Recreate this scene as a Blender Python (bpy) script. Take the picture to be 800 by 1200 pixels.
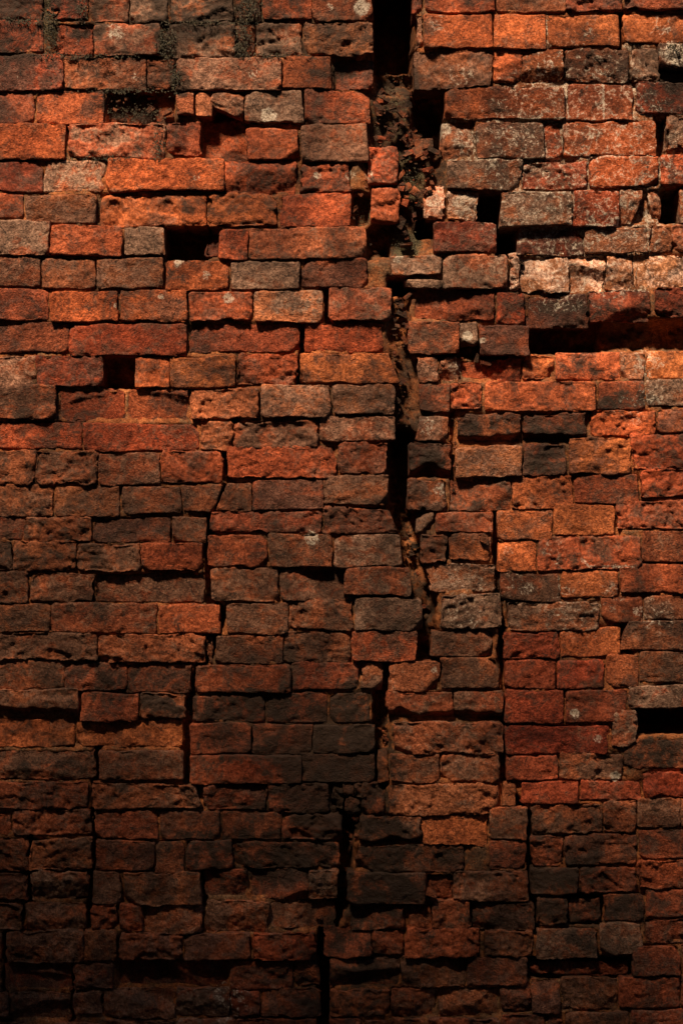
import bpy, math, random
import numpy as np

# ------------------------------------------------------------------ reset
for o in list(bpy.data.objects):
    bpy.data.objects.remove(o, do_unlink=True)
SC = bpy.context.scene
COL = SC.collection
random.seed(11)
RNG = np.random.default_rng(11)

# wall drawing units: 1 unit = 2.6 mm, u to the right, v downwards, origin at the
# upper left of the surveyed patch of wall; the wall face lies in the plane y = 0
S = 0.0026
Z0 = 0.15
def wx(u): return (u - 400.0) * S
def wz(v): return Z0 + (1200.0 - v) * S

# ------------------------------------------------------------------ camera
CAM_D = 5.6
cam_data = bpy.data.cameras.new('camera')
cam = bpy.data.objects.new('camera', cam_data)
COL.objects.link(cam)
cam.location = (0.0, -CAM_D, wz(600))
cam.rotation_euler = (math.radians(90), 0, 0)
cam_data.sensor_fit = 'VERTICAL'
cam_data.sensor_height = 36.0
cam_data.lens = 36.0 * CAM_D / (1200 * S)
cam_data.clip_end = 500
SC.camera = cam

# ------------------------------------------------------------------ light
SUN_EL = math.radians(56)
SUN_AZ = math.radians(-24)      # to the left of the wall's outward normal (-y)
sd = (math.cos(SUN_EL) * math.sin(SUN_AZ), -math.cos(SUN_EL) * math.cos(SUN_AZ), math.sin(SUN_EL))
world = bpy.data.worlds.new('World')
SC.world = world
world.use_nodes = True
wn = world.node_tree.nodes
wl = world.node_tree.links
wn.clear()
sky = wn.new('ShaderNodeTexSky')
sky.sky_type = 'NISHITA'
sky.sun_disc = False
sky.sun_elevation = SUN_EL
sky.sun_rotation = math.atan2(sd[0], sd[1])
bg = wn.new('ShaderNodeBackground')
bg.inputs['Strength'].default_value = 0.05
wo = wn.new('ShaderNodeOutputWorld')
wl.new(sky.outputs[0], bg.inputs[0])
wl.new(bg.outputs[0], wo.inputs[0])

sun_data = bpy.data.lights.new('sun', 'SUN')
sun_data.energy = 4.6
sun_data.angle = math.radians(7.2)
sun_data.color = (1.0, 0.80, 0.56)
sun = bpy.data.objects.new('sun', sun_data)
COL.objects.link(sun)
sun.location = (sd[0] * 20, sd[1] * 20, sd[2] * 20)
from mathutils import Vector
sun.rotation_euler = Vector((-sd[0], -sd[1], -sd[2])).to_track_quat('-Z', 'Y').to_euler()

SC.view_settings.view_transform = 'Standard'
SC.view_settings.look = 'None'
SC.view_settings.exposure = .92
SC.view_settings.gamma = 1.0
SC.view_settings.use_curve_mapping = False
SC.render.engine = 'CYCLES'

# ------------------------------------------------------------------ noise
_r = np.random.default_rng(5)
PERM = np.concatenate([_r.permutation(256)] * 3)
VAL = _r.random(256) * 2 - 1
def vnoise(p):
    i = np.floor(p).astype(np.int64)
    f = p - i
    f = f * f * f * (f * (f * 6 - 15) + 10)
    i &= 255
    x, y, z = i[:, 0], i[:, 1], i[:, 2]
    fx, fy, fz = f[:, 0], f[:, 1], f[:, 2]
    x1, y1, z1 = (x + 1) & 255, (y + 1) & 255, (z + 1) & 255
    def h(a, b, c): return VAL[PERM[PERM[PERM[a] + b] + c]]
    def L(a, b, t): return a + (b - a) * t
    return L(L(L(h(x, y, z), h(x1, y, z), fx), L(h(x, y1, z), h(x1, y1, z), fx), fy),
             L(L(h(x, y, z1), h(x1, y, z1), fx), L(h(x, y1, z1), h(x1, y1, z1), fx), fy), fz)
def fbm(p, octv=3, gain=0.5, lac=2.1):
    a, s, out = 1.0, 0.0, 0.0
    for k in range(octv):
        out = out + a * vnoise(p + 17.3 * k)
        s += a
        a *= gain
        p = p * lac
    return out / s * 1.5
def sstep(a, b, x):
    t = np.clip((x - a) / (b - a), 0, 1)
    return t * t * (3 - 2 * t)

# ------------------------------------------------------------------ survey of the wall
# u0 v0 u1 v1 colour protrusion style [corner shifts]
BRICKS = """
0 -14 50 23 D -2 r
58 -14 105 22 D -3 r
105 -14 152 27 B 0 n
152 -14 198 27 G 1 r
200 -14 275 26 G 0 r
277 -14 307 26 K -6 r
308 -14 365 24 R 1 n
365 -14 438 24 B 3 n
0 23 52 62 D 0 n
66 28 110 66 D -3 r
112 29 190 66 P 3 n
191 28 206 66 B -6 r
199 27 275 67 G 1 r
276 27 299 66 K -7 r
299 27 355 66 G -2 r
357 26 437 65 B 2 r
0 64 75 106 D 2 n
76 66 171 106 B 1 r
172 68 205 104 B -1 r
206 67 330 107 P 3 n
332 67 389 104 R 3 s
390 67 437 103 D -2 f
0 106 40 145 D -1 n
42 106 123 145 R 0 n
125 108 205 145 K -8 f
206 109 228 136 P 4 s
228 109 250 138 P 3 n
250 109 287 141 P 3 n BL-4,-20
287 106 355 145 G 2 n
357 105 434 144 R 1 n
0 145 77 187 O 3 s
80 144 193 186 P 1 r
194 142 236 182 D -4 r
234 136 288 187 O -11 f
288 150 349 186 R 1 n
352 145 431 190 B 3 n
0 188 50 225 D 0 n
52 189 123 224 G -1 n
125 185 262 225 O 4 n
262 187 348 227 R 1 f
352 190 412 226 R -1 r
430 171 466 217 R -2 r
0 227 28 256 R -2 n
30 227 114 262 B 1 n
117 228 243 265 O -2 r
244 227 325 265 O 0 r
329 228 411 267 R 1 n
435 220 468 262 R 0 r
0 259 58 299 G 3 n
59 263 143 300 R 4 n
144 265 193 300 G 4 n
240 270 257 300 D -14 r
256 267 292 304 R 3 n
292 266 430 305 B 2 n
0 300 48 337 B 1 n
49 301 112 337 B 0 n
113 303 191 338 P 2 n
193 305 270 340 O 3 n
270 306 353 340 G 2 n
354 303 430 337 R -1 n
0 339 58 376 D 1 n
59 340 141 377 O 4 n
142 340 219 378 O 4 n
221 342 297 377 R 4 n
299 340 379 378 G 4 n
384 336 459 376 P 6 n
0 377 82 414 D -2 n
83 379 218 417 R 3 n
219 380 352 413 D -4 n
357 378 449 413 R -1 n
0 416 42 452 P -2 n
42 416 122 454 D 1 n
160 417 200 455 O 0 s
201 416 276 455 O 1 n
277 414 349 452 R -1 r
353 414 468 449 O 3 n TR-15,0
0 452 67 491 B 4 n
69 456 148 494 R 5 f
148 456 222 494 R 5 f
223 455 303 490 B 3 r
305 452 388 490 P 5 n
389 450 463 485 P 4 n
0 493 97 526 R -3 n
98 495 234 530 R -1 n
235 494 274 528 B 2 r
275 493 372 526 B 1 r
373 487 464 517 P 1 n
0 527 42 568 B 2 r
42 528 115 568 B 2 r
117 532 188 568 B 1 n
189 530 262 567 R 1 r
267 523 396 562 R 2 r
396 518 455 556 R 1 r
0 567 62 605 B 0 r
63 570 140 606 B -1 n
141 570 213 602 B 1 n
213 569 262 602 B 1 n BR-12,0
253 567 295 600 B 1 n TL14,0
296 562 378 598 D 1 n
379 557 454 592 B 0 n
0 605 28 632 R -3 n
28 606 107 636 B 1 r
108 607 200 636 D -3 n
201 606 242 636 B -2 n
247 600 377 625 D 1 r
378 592 468 626 R 2 r TR-12,6
0 632 15 668 K 2 r
16 634 90 670 B 3 r
91 637 165 670 B 3 r
166 636 238 669 R 3 n
244 627 314 663 R 2 n
315 625 390 665 B 3 n
391 627 470 665 G 6 n
0 668 35 707 B 3 r
36 671 112 706 B 2 r
113 673 240 707 B -7 n
248 664 325 705 B 2 n
327 666 404 704 B 1 f
404 664 483 699 G 6 n
0 707 61 741 B 1 n
62 707 184 742 B 2 n
186 708 259 742 R 3 n
265 706 338 743 B 1 n
339 703 415 740 B 0 r
416 699 494 738 G 5 n
0 742 115 775 B 2 r
115 743 240 777 B 2 r
242 746 250 778 B -3 r
253 745 332 778 B 0 n
333 742 411 778 B -2 r
411 739 488 773 R 4 n
0 775 75 808 B -3 n
75 776 148 810 D -2 r
148 778 225 812 D -3 n
230 780 341 812 R 3 n
342 776 420 809 D -1 n
424 775 449 810 P 0 n
456 774 515 811 P 2 n
516 772 585 808 B 1 n
0 806 93 842 B 5 u
94 812 163 845 D 1 n
164 812 218 843 K 0 r
226 815 311 847 D -2 n
312 813 385 848 D -3 n
386 813 434 848 K -3 n
454 811 530 845 B 2 u
530 810 590 845 B 1 u
0 842 58 876 O -7 n
58 842 88 876 O -7 n
88 843 213 876 O -7 n
222 848 295 884 D 1 n
296 848 367 885 D 0 n
367 849 440 884 K -1 n
460 846 590 884 P 3 r
0 879 112 915 B 5 f
116 879 216 914 B 5 n
222 885 353 920 R 3 n
353 884 440 918 K -1 n
442 881 455 918 O -1 n
457 884 515 917 B 2 n
515 884 585 917 B 2 r
0 916 105 949 D 3 r
108 917 237 949 B 4 r TR-8,2
238 920 313 950 D 0 r
313 919 385 953 D 0 r
386 920 402 950 K -3 r
407 883 431 916 K -5 f
401 918 414 935 B 0 f
415 917 429 935 B 1 f
404 936 421 955 K -2 f
423 918 452 955 D -1 r
457 918 584 955 P 2 r
0 955 14 980 R -2 n
14 949 108 980 D 1 r
112 951 185 984 D 1 n
186 951 258 985 D 0 n
259 952 330 985 K -1 n
331 954 400 987 D -1 r
420 956 495 990 K 2 u
495 956 571 990 O 3 f
0 981 33 1021 B 1 r
34 982 108 1020 B 2 r
112 985 181 1020 R 2 n
181 986 217 1025 B 1 n
218 985 273 1022 D 0 n
274 988 398 1019 K -4 r
416 990 543 1022 K -1 r
0 1022 33 1056 R 0 r
36 1022 105 1057 G 2 f
109 1022 141 1060 B 2 n BR3,0
144 1022 237 1061 B 3 n BL3,0
241 1020 291 1055 D 1 f
293 1018 361 1055 D 1 f
362 1019 396 1053 G 6 f
407 1022 497 1060 K 4 n
500 1028 531 1056 D -9 r
532 1021 620 1057 B 3 r
0 1058 26 1091 B 2 r
28 1058 102 1092 B 2 f
106 1060 139 1090 R 2 r
140 1060 166 1092 R 2 r
168 1060 238 1096 B 1 f
240 1056 315 1095 B 2 f
316 1056 392 1090 B 2 f
408 1062 475 1092 K 0 f
478 1062 508 1090 R -7 r
505 1054 550 1090 B 3 r
551 1058 625 1091 K 1 f
7 1090 99 1129 B 3 r
96 1090 138 1128 B 2 n TL4,0
140 1093 214 1126 D 2 r
215 1095 293 1126 D 2 n
295 1092 370 1126 R 4 r
379 1086 434 1122 D 3 f
436 1092 474 1120 D -4 r
475 1087 562 1123 R 4 r
566 1090 625 1122 B 2 r
6 1130 82 1163 D 2 f
85 1130 134 1161 D 0 r
136 1127 268 1160 D -5 f
270 1127 343 1160 D -4 r
343 1126 374 1157 K -6 r
386 1123 470 1159 B 2 f
470 1122 545 1159 B 1 f
546 1122 618 1157 D 0 n
-80 1163 11 1195 B 0 r
12 1164 81 1198 B 1 f
84 1162 121 1190 B 1 r
122 1161 207 1194 B 2 f
208 1159 268 1192 G 1 f
268 1161 303 1192 D -2 r
304 1160 374 1192 R 2 f
386 1160 458 1193 K 0 r
459 1159 510 1193 B -1 f
511 1159 584 1193 B 1 f
-80 1198 30 1232 B 0 r
32 1200 122 1232 B 1 n
124 1196 206 1230 B 0 r
208 1194 275 1230 G 0 r
277 1194 372 1228 D 0 r
386 1195 424 1230 D 1 r
426 1196 456 1230 D -2 r
457 1194 500 1230 B 2 r
502 1195 586 1230 D -1 r
484 -14 496 16 D -5 r
497 -14 580 15 R 2 n
582 -14 662 14 B 0 n
664 -14 728 14 D 3 r
730 -14 800 12 D 6 r
485 17 495 57 P -5 r
495 17 577 57 O 3 n
578 17 640 58 O 2 s
642 17 724 56 O 0 n
728 16 800 52 O -1 n
484 58 578 103 B 5 f
579 59 612 97 O -2 r
610 56 660 96 O 4 f
661 58 737 97 B 1 r
739 57 773 95 G -1 r
772 53 800 82 G 9 r
774 83 800 97 K -8 r
520 101 662 140 O 3 n
664 99 742 140 R 1 n
745 97 800 134 D 2 n
517 141 555 184 B 1 f
557 144 637 186 B 3 n
638 143 658 186 R -4 n
659 142 770 184 O -1 n
781 136 800 176 G 6 r
524 187 610 223 G 3 n
611 188 686 222 B 1 r
689 184 772 220 O 2 n
774 181 800 219 R 1 n
498 218 521 256 W 0 f
523 224 560 258 W -2 f
586 225 669 266 G 7 n TL0,0
671 224 724 266 R 5 n
725 224 757 262 G 0 f BR-16,0
758 225 776 254 P -2 f BL6,0
797 222 870 262 G -3 n
508 260 583 297 D 4 n
606 270 684 299 D -6 n
684 265 760 297 P 0 n
761 263 787 296 B -1 r
788 264 870 296 P -2 r
457 298 517 325 G 6 n TL0,2,BR0,-4
519 298 595 338 G 5 n
474 326 519 337 G 3 n
597 292 609 340 W -4 r
610 301 667 343 W -1 f
668 301 708 342 W -1 f
709 299 743 341 W -2 f
744 298 800 338 W 2 f
483 338 580 375 R 1 f
582 342 615 381 R 1 n
615 345 688 384 D 5 f
689 341 761 378 D 5 f
766 337 800 373 D 3 r
478 377 538 415 B 2 n
539 378 560 405 G 1 n
562 381 618 418 D 4 n
484 416 514 449 P 1 n TL3,0,BL7,0
517 416 537 448 P -2 f
538 420 612 446 R -5 f
612 414 650 445 O -6 r
651 412 727 445 R -7 n
727 412 757 446 P -7 n
758 412 800 445 O -8 n
491 450 527 483 B 1 n
528 447 565 480 R 1 r
568 446 698 482 R 2 n
699 446 755 480 K -1 n
756 446 800 478 G -1 n
487 486 526 517 P 1 n TL3,0
535 484 610 520 K 3 u
611 485 687 519 K 3 u
692 481 768 512 O 0 r
769 479 800 508 R 0 n
479 518 529 561 K 0 u
534 522 611 559 P 2 s
613 521 664 558 K -2 r
667 514 740 556 O 4 r
741 510 800 550 R 2 r
478 562 524 598 K 0 r
529 561 598 598 K 3 f
599 557 671 598 O -1 r
672 554 748 590 R 0 n
750 551 800 583 R 2 r
487 599 508 626 G -2 n
511 600 578 625 R 0 n
582 599 648 634 O 1 n
649 592 721 628 O 0 n
722 586 800 621 D -1 r
493 627 523 660 B 1 r
525 626 576 657 O 0 r
582 635 628 671 O 1 n
630 629 750 668 R 2 r
751 622 800 660 B 1 n
503 660 581 694 G 6 f
586 672 657 705 B 0 n
658 669 724 702 O 0 n
726 662 800 697 R 1 n
515 696 588 737 G 6 r
593 705 702 739 G 1 r
704 702 755 730 R -1 n
756 699 800 727 P -2 n
504 739 577 771 B 2 n
590 741 655 773 V 0 r
656 735 727 770 O -1 n
739 728 800 763 B 1 n TL-4,0,BL-14,0
592 774 652 808 V 0 n
653 773 709 808 V 0 n
710 768 748 806 R 1 n
749 764 800 800 B 0 n
592 809 661 848 V 2 n
664 809 734 846 V 1 n
735 803 800 830 G 3 n
592 850 713 884 V 0 n
715 834 747 876 G 2 r
592 886 654 915 V 2 n
655 882 731 914 B -1 r
732 866 800 902 B -1 n
587 916 605 945 B 0 n
610 916 677 942 V 2 n
679 914 751 938 V -1 r
752 904 800 934 V 0 r
572 946 618 983 B 0 n
622 943 705 977 B 1 r
706 939 745 976 B 1 r
746 935 797 970 B 2 n
798 934 870 970 B 1 n
574 984 618 1021 D -2 n
622 978 660 1016 D 0 r
661 977 746 1014 D 0 r
748 972 800 1008 D 1 n
622 1017 678 1050 K 0 n
679 1016 745 1048 D 0 r
747 1009 800 1042 R 0 r
629 1052 665 1084 B 2 r
666 1054 706 1082 D -7 r
708 1048 755 1080 K 2 n
757 1043 800 1076 D 0 n
628 1087 700 1124 G 4 n
702 1082 752 1119 G 3 n
755 1077 800 1106 D 1 r
739 1108 797 1143 D 5 n
798 1106 870 1142 D 2 n
586 1152 622 1188 D 1 f
623 1149 656 1186 D 1 f
657 1146 723 1184 B 3 f
725 1144 795 1181 D 4 n
797 1143 870 1180 D 2 n
620 1128 738 1145 D -10 r
588 1189 640 1228 D 1 r
641 1190 660 1228 D 0 r
661 1186 736 1222 B 2 n
738 1183 840 1220 D 2 n
"""

# missing bricks and cracks: how far the rubble heart of the wall lies behind the face
HOLES = [  # u0 v0 u1 v1 depth softness
    (438, -60, 484, 76, 150, 7), (484, 100, 522, 172, 70, 7), (193, 262, 246, 302, 75, 3),
    (120, 415, 161, 455, 42, 3), (250, 108, 290, 150, 34, 4), (560, 220, 590, 264, 100, 4),
    (583, 258, 607, 300, 110, 3), (776, 218, 798, 258, 80, 4), (616, 376, 705, 412, 70, 5), (690, 376, 900, 412, 30, 8),
    (746, 830, 900, 860, 120, 3), (488, 246, 510, 276, 70, 5), (430, 262, 458, 300, 42, 8),
    (432, 96, 520, 300, 19, 18), (432, 70, 500, 110, 40, 20), (456, 326, 484, 345, 60, 5), (560, 405, 600, 422, 30, 4),
    (412, 226, 436, 264, 26, 6), (600, 1124, 740, 1148, 34, 4), (660, 1050, 708, 1084, 26, 4),
    (772, 80, 810, 98, 45, 4), (768, 134, 782, 182, 34, 4), (727, 728, 742, 766, 20, 4),
    (474, 538, 492, 546, 20, 4), (505, 400, 565, 420, 26, 4),
]
CRACKS = [  # polyline, half width, depth
    ([(470, 335), (468, 400), (478, 440), (472, 520)], 13, 15),
    ([(472, 515), (468, 600), (482, 625)], 14, 52),
    ([(478, 610), (494, 700), (500, 775)], 15, 44),
    ([(453, 775), (448, 810), (446, 880), (440, 920)], 9, 28),
    ([(412, 905), (405, 960), (404, 1060)], 10, 28),
    ([(396, 1055), (382, 1100), (380, 1200), (378, 1262)], 9, 50),
    ([(352, 380), (355, 414), (350, 452)], 4, 34),
    ([(274, 490), (264, 530), (268, 566), (246, 600), (243, 700), (260, 720), (246, 760), (226, 800), (219, 860), (218, 915)], 5, 26),
    ([(113, 880), (110, 980), (106, 1060), (102, 1090), (88, 1130), (84, 1200)], 4, 24),
    ([(581, 600), (584, 690), (590, 780), (591, 915), (606, 940), (620, 960), (622, 1050), (627, 1090)], 4, 26),
    ([(530, 484), (530, 600)], 3.5, 18), ([(35, 980), (34, 1060), (5, 1100), (4, 1200)], 3, 34),
    ([(240, 1020), (239, 1060)], 3, 34), ([(382, 335), (384, 378)], 4, 30),
    ([(525, 640), (520, 660)], 3, 34), ([(725, 15), (725, 56)], 4, 30),
]
def core_depth(u, v, d=None):
    if d is None: d = np.full(u.shape, 20.0)
    for (a, b, c, e, dep, so) in HOLES:
        m = np.minimum(np.minimum(u - a, c - u), np.minimum(v - b, e - v))
        d = np.maximum(d, dep * sstep(-so, so, m))
    for (pl, w, dep) in CRACKS:
        best = np.full(u.shape, 1e9)
        for (p, q) in zip(pl[:-1], pl[1:]):
            ax, ay = p
            bx, by = q[0] - ax, q[1] - ay
            t = np.clip(((u - ax) * bx + (v - ay) * by) / (bx * bx + by * by), 0, 1)
            best = np.minimum(best, np.hypot(u - ax - t * bx, v - ay - t * by))
        d = np.maximum(d, dep * (1 - sstep(w * 0.7, w * 1.5, best)))
    return d

LICHEN = [(655, 320, 60, .35), (700, 90, 30, .4), (655, 90, 20, .4), (540, 90, 18, .35), (600, 120, 26, .3), (545, 165, 20, .6), (735, 195, 26, .35), (640, 205, 26, .35), (720, 290, 24, .4), (620, 230, 26, .3), (775, 30, 20, .3), (515, 30, 16, .3), (765, 460, 20, .45), (500, 500, 14, .5), (535, 430, 10, .6), (690, 40, 9, .5), (650, 645, 20, .3), (715, 700, 22, .3), (600, 690, 26, .3), (670, 720, 40, .3), (770, 720, 26, .35), (424, 9, 12, 1), (135, 37, 12, .7), (158, 91, 6, .6), (297, 87, 7, .7), (315, 136, 12, .8), (231, 209, 5, .6),
          (372, 205, 6, .8), (210, 308, 8, .8), (243, 323, 7, .5), (189, 347, 5, .9), (268, 350, 8, 1), (135, 358, 4, .6),
          (365, 630, 10, .9), (547, 394, 7, 1.3), (565, 399, 5, .9), (788, 64, 20, .8), (595, 646, 7, .6), (721, 910, 7, 1.3),
          (747, 716, 8, .7), (662, 692, 7, .6), (618, 688, 8, .5), (508, 785, 5, .9), (672, 836, 8, .6), (700, 866, 6, .6),
          (515, 573, 9, .6), (760, 425, 22, .5), (640, 82, 16, .5), (690, 280, 16, .5), (520, 150, 12, .9), (545, 240, 18, .9),
          (508, 235, 12, .8), (740, 170, 25, .45), (410, 205, 8, .5), (612, 282, 10, .4), (268, 1175, 30, .35), (735, 235, 20, .5),
          (385, 10, 7, .5), (560, 690, 20, .3), (545, 715, 30, .35), (540, 675, 30, .3), (465, 303, 8, .6), (700, 745, 8, .4),
          (590, 445, 6, .4), (738, 480, 25, .35), (20, 90, 10, .3), (432, 205, 7, .5), (95, 50, 8, .3), (275, 60, 10, .3)]
VEINS = [([(656, 146), (660, 176), (672, 184), (688, 178), (696, 152)], 1.3, .9), ([(706, 100), (707, 138)], 1.2, .9),
         ([(660, 100), (666, 138)], 1.3, 1.0), ([(519, 140), (580, 141), (660, 139)], 1.3, .8), ([(523, 186), (610, 187), (690, 184), (730, 182)], 1.5, .9),
         ([(619, 138), (621, 122)], 1, .6), ([(600, 225), (668, 227)], 1.3, .7), ([(690, 221), (775, 218)], 1.3, .7), ([(685, 265), (758, 264), (760, 296)], 1.4, .8),
         ([(637, 150), (640, 182), (655, 188)], 1.2, .8), ([(600, 98), (660, 97), (735, 97)], 1.3, .7), ([(672, 228), (668, 266)], 1.2, .7),
         ([(680, 655), (690, 664), (740, 664)], 1.6, .7), ([(653, 660), (655, 690)], 1.2, .6), ([(640, 15), (641, 56)], 1.0, .8), ([(610, 343), (760, 340)], 1.2, .6)]
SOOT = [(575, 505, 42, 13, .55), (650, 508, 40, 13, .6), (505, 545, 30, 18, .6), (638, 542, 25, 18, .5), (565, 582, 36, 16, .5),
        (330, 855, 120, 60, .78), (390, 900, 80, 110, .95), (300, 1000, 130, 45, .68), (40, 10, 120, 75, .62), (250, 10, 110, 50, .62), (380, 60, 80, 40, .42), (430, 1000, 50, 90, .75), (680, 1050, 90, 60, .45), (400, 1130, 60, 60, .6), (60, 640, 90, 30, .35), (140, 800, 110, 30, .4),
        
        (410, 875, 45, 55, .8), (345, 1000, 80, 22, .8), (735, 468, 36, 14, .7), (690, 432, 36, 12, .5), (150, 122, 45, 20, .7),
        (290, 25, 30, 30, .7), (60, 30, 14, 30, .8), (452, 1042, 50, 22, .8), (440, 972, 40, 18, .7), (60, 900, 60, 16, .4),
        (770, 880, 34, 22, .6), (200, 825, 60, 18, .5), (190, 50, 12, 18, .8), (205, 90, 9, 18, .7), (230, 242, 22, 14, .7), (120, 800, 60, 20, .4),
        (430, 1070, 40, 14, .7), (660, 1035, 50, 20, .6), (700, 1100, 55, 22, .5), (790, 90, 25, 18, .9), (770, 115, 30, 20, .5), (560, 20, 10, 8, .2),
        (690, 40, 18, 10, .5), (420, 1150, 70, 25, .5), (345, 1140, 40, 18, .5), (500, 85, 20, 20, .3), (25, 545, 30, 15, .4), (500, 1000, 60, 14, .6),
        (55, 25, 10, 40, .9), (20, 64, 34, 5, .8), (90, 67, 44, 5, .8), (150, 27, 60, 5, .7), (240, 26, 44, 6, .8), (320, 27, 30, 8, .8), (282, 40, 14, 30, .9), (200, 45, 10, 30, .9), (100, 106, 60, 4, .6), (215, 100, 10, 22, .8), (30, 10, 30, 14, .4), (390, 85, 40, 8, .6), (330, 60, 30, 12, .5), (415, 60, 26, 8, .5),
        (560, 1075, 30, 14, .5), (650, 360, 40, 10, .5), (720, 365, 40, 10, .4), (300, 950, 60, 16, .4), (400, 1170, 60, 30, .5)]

REDDEN = [(650, 765, 80, 50, .8), (630, 850, 60, 60, .8), (700, 850, 50, 50, .6), (640, 930, 80, 24, .8), (775, 920, 50, 26, .7), (690, 650, 70, 26, .6),
          (765, 680, 50, 24, .7), (200, 652, 40, 20, .8), (285, 895, 34, 18, .9), (225, 725, 40, 20, .5), (765, 1025, 40, 24, .6), (535, 975, 40, 20, .6),
          (620, 460, 80, 26, .6), (300, 545, 90, 30, .4), (690, 600, 80, 50, .4), (170, 500, 120, 30, .4), (370, 390, 90, 40, .4), (600, 40, 110, 40, .5), (40, 165, 50, 26, .5),
          (600, 120, 120, 30, .4), (190, 205, 80, 24, .5), (740, 535, 70, 50, .5), (150, 860, 80, 20, .5), (320, 250, 110, 40, .4), (110, 395, 110, 24, .4), (550, 465, 20, 18, .7), (265, 160, 30, 30, .9)]
# fired-clay colours: (core rgb, weathered crust rgb, share of crust)
CLAY = {
    'O': ((0.449, 0.118, 0.039), (0.206, 0.075, 0.041), .38),
    'R': ((0.373, 0.082, 0.031), (0.160, 0.058, 0.035), .44),
    'D': ((0.290, 0.066, 0.029), (0.117, 0.046, 0.031), .50),
    'B': ((0.327, 0.097, 0.041), (0.156, 0.072, 0.045), .56),
    'G': ((0.357, 0.114, 0.050), (0.233, 0.133, 0.092), .70),
    'K': ((0.253, 0.070, 0.029), (0.080, 0.041, 0.029), .56),
    'P': ((0.413, 0.135, 0.061), (0.274, 0.137, 0.090), .50),
    'V': ((0.289, 0.057, 0.025), (0.140, 0.049, 0.029), .40),
    'W': ((0.545, 0.201, 0.097), (0.628, 0.393, 0.300), .50),
}

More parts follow.
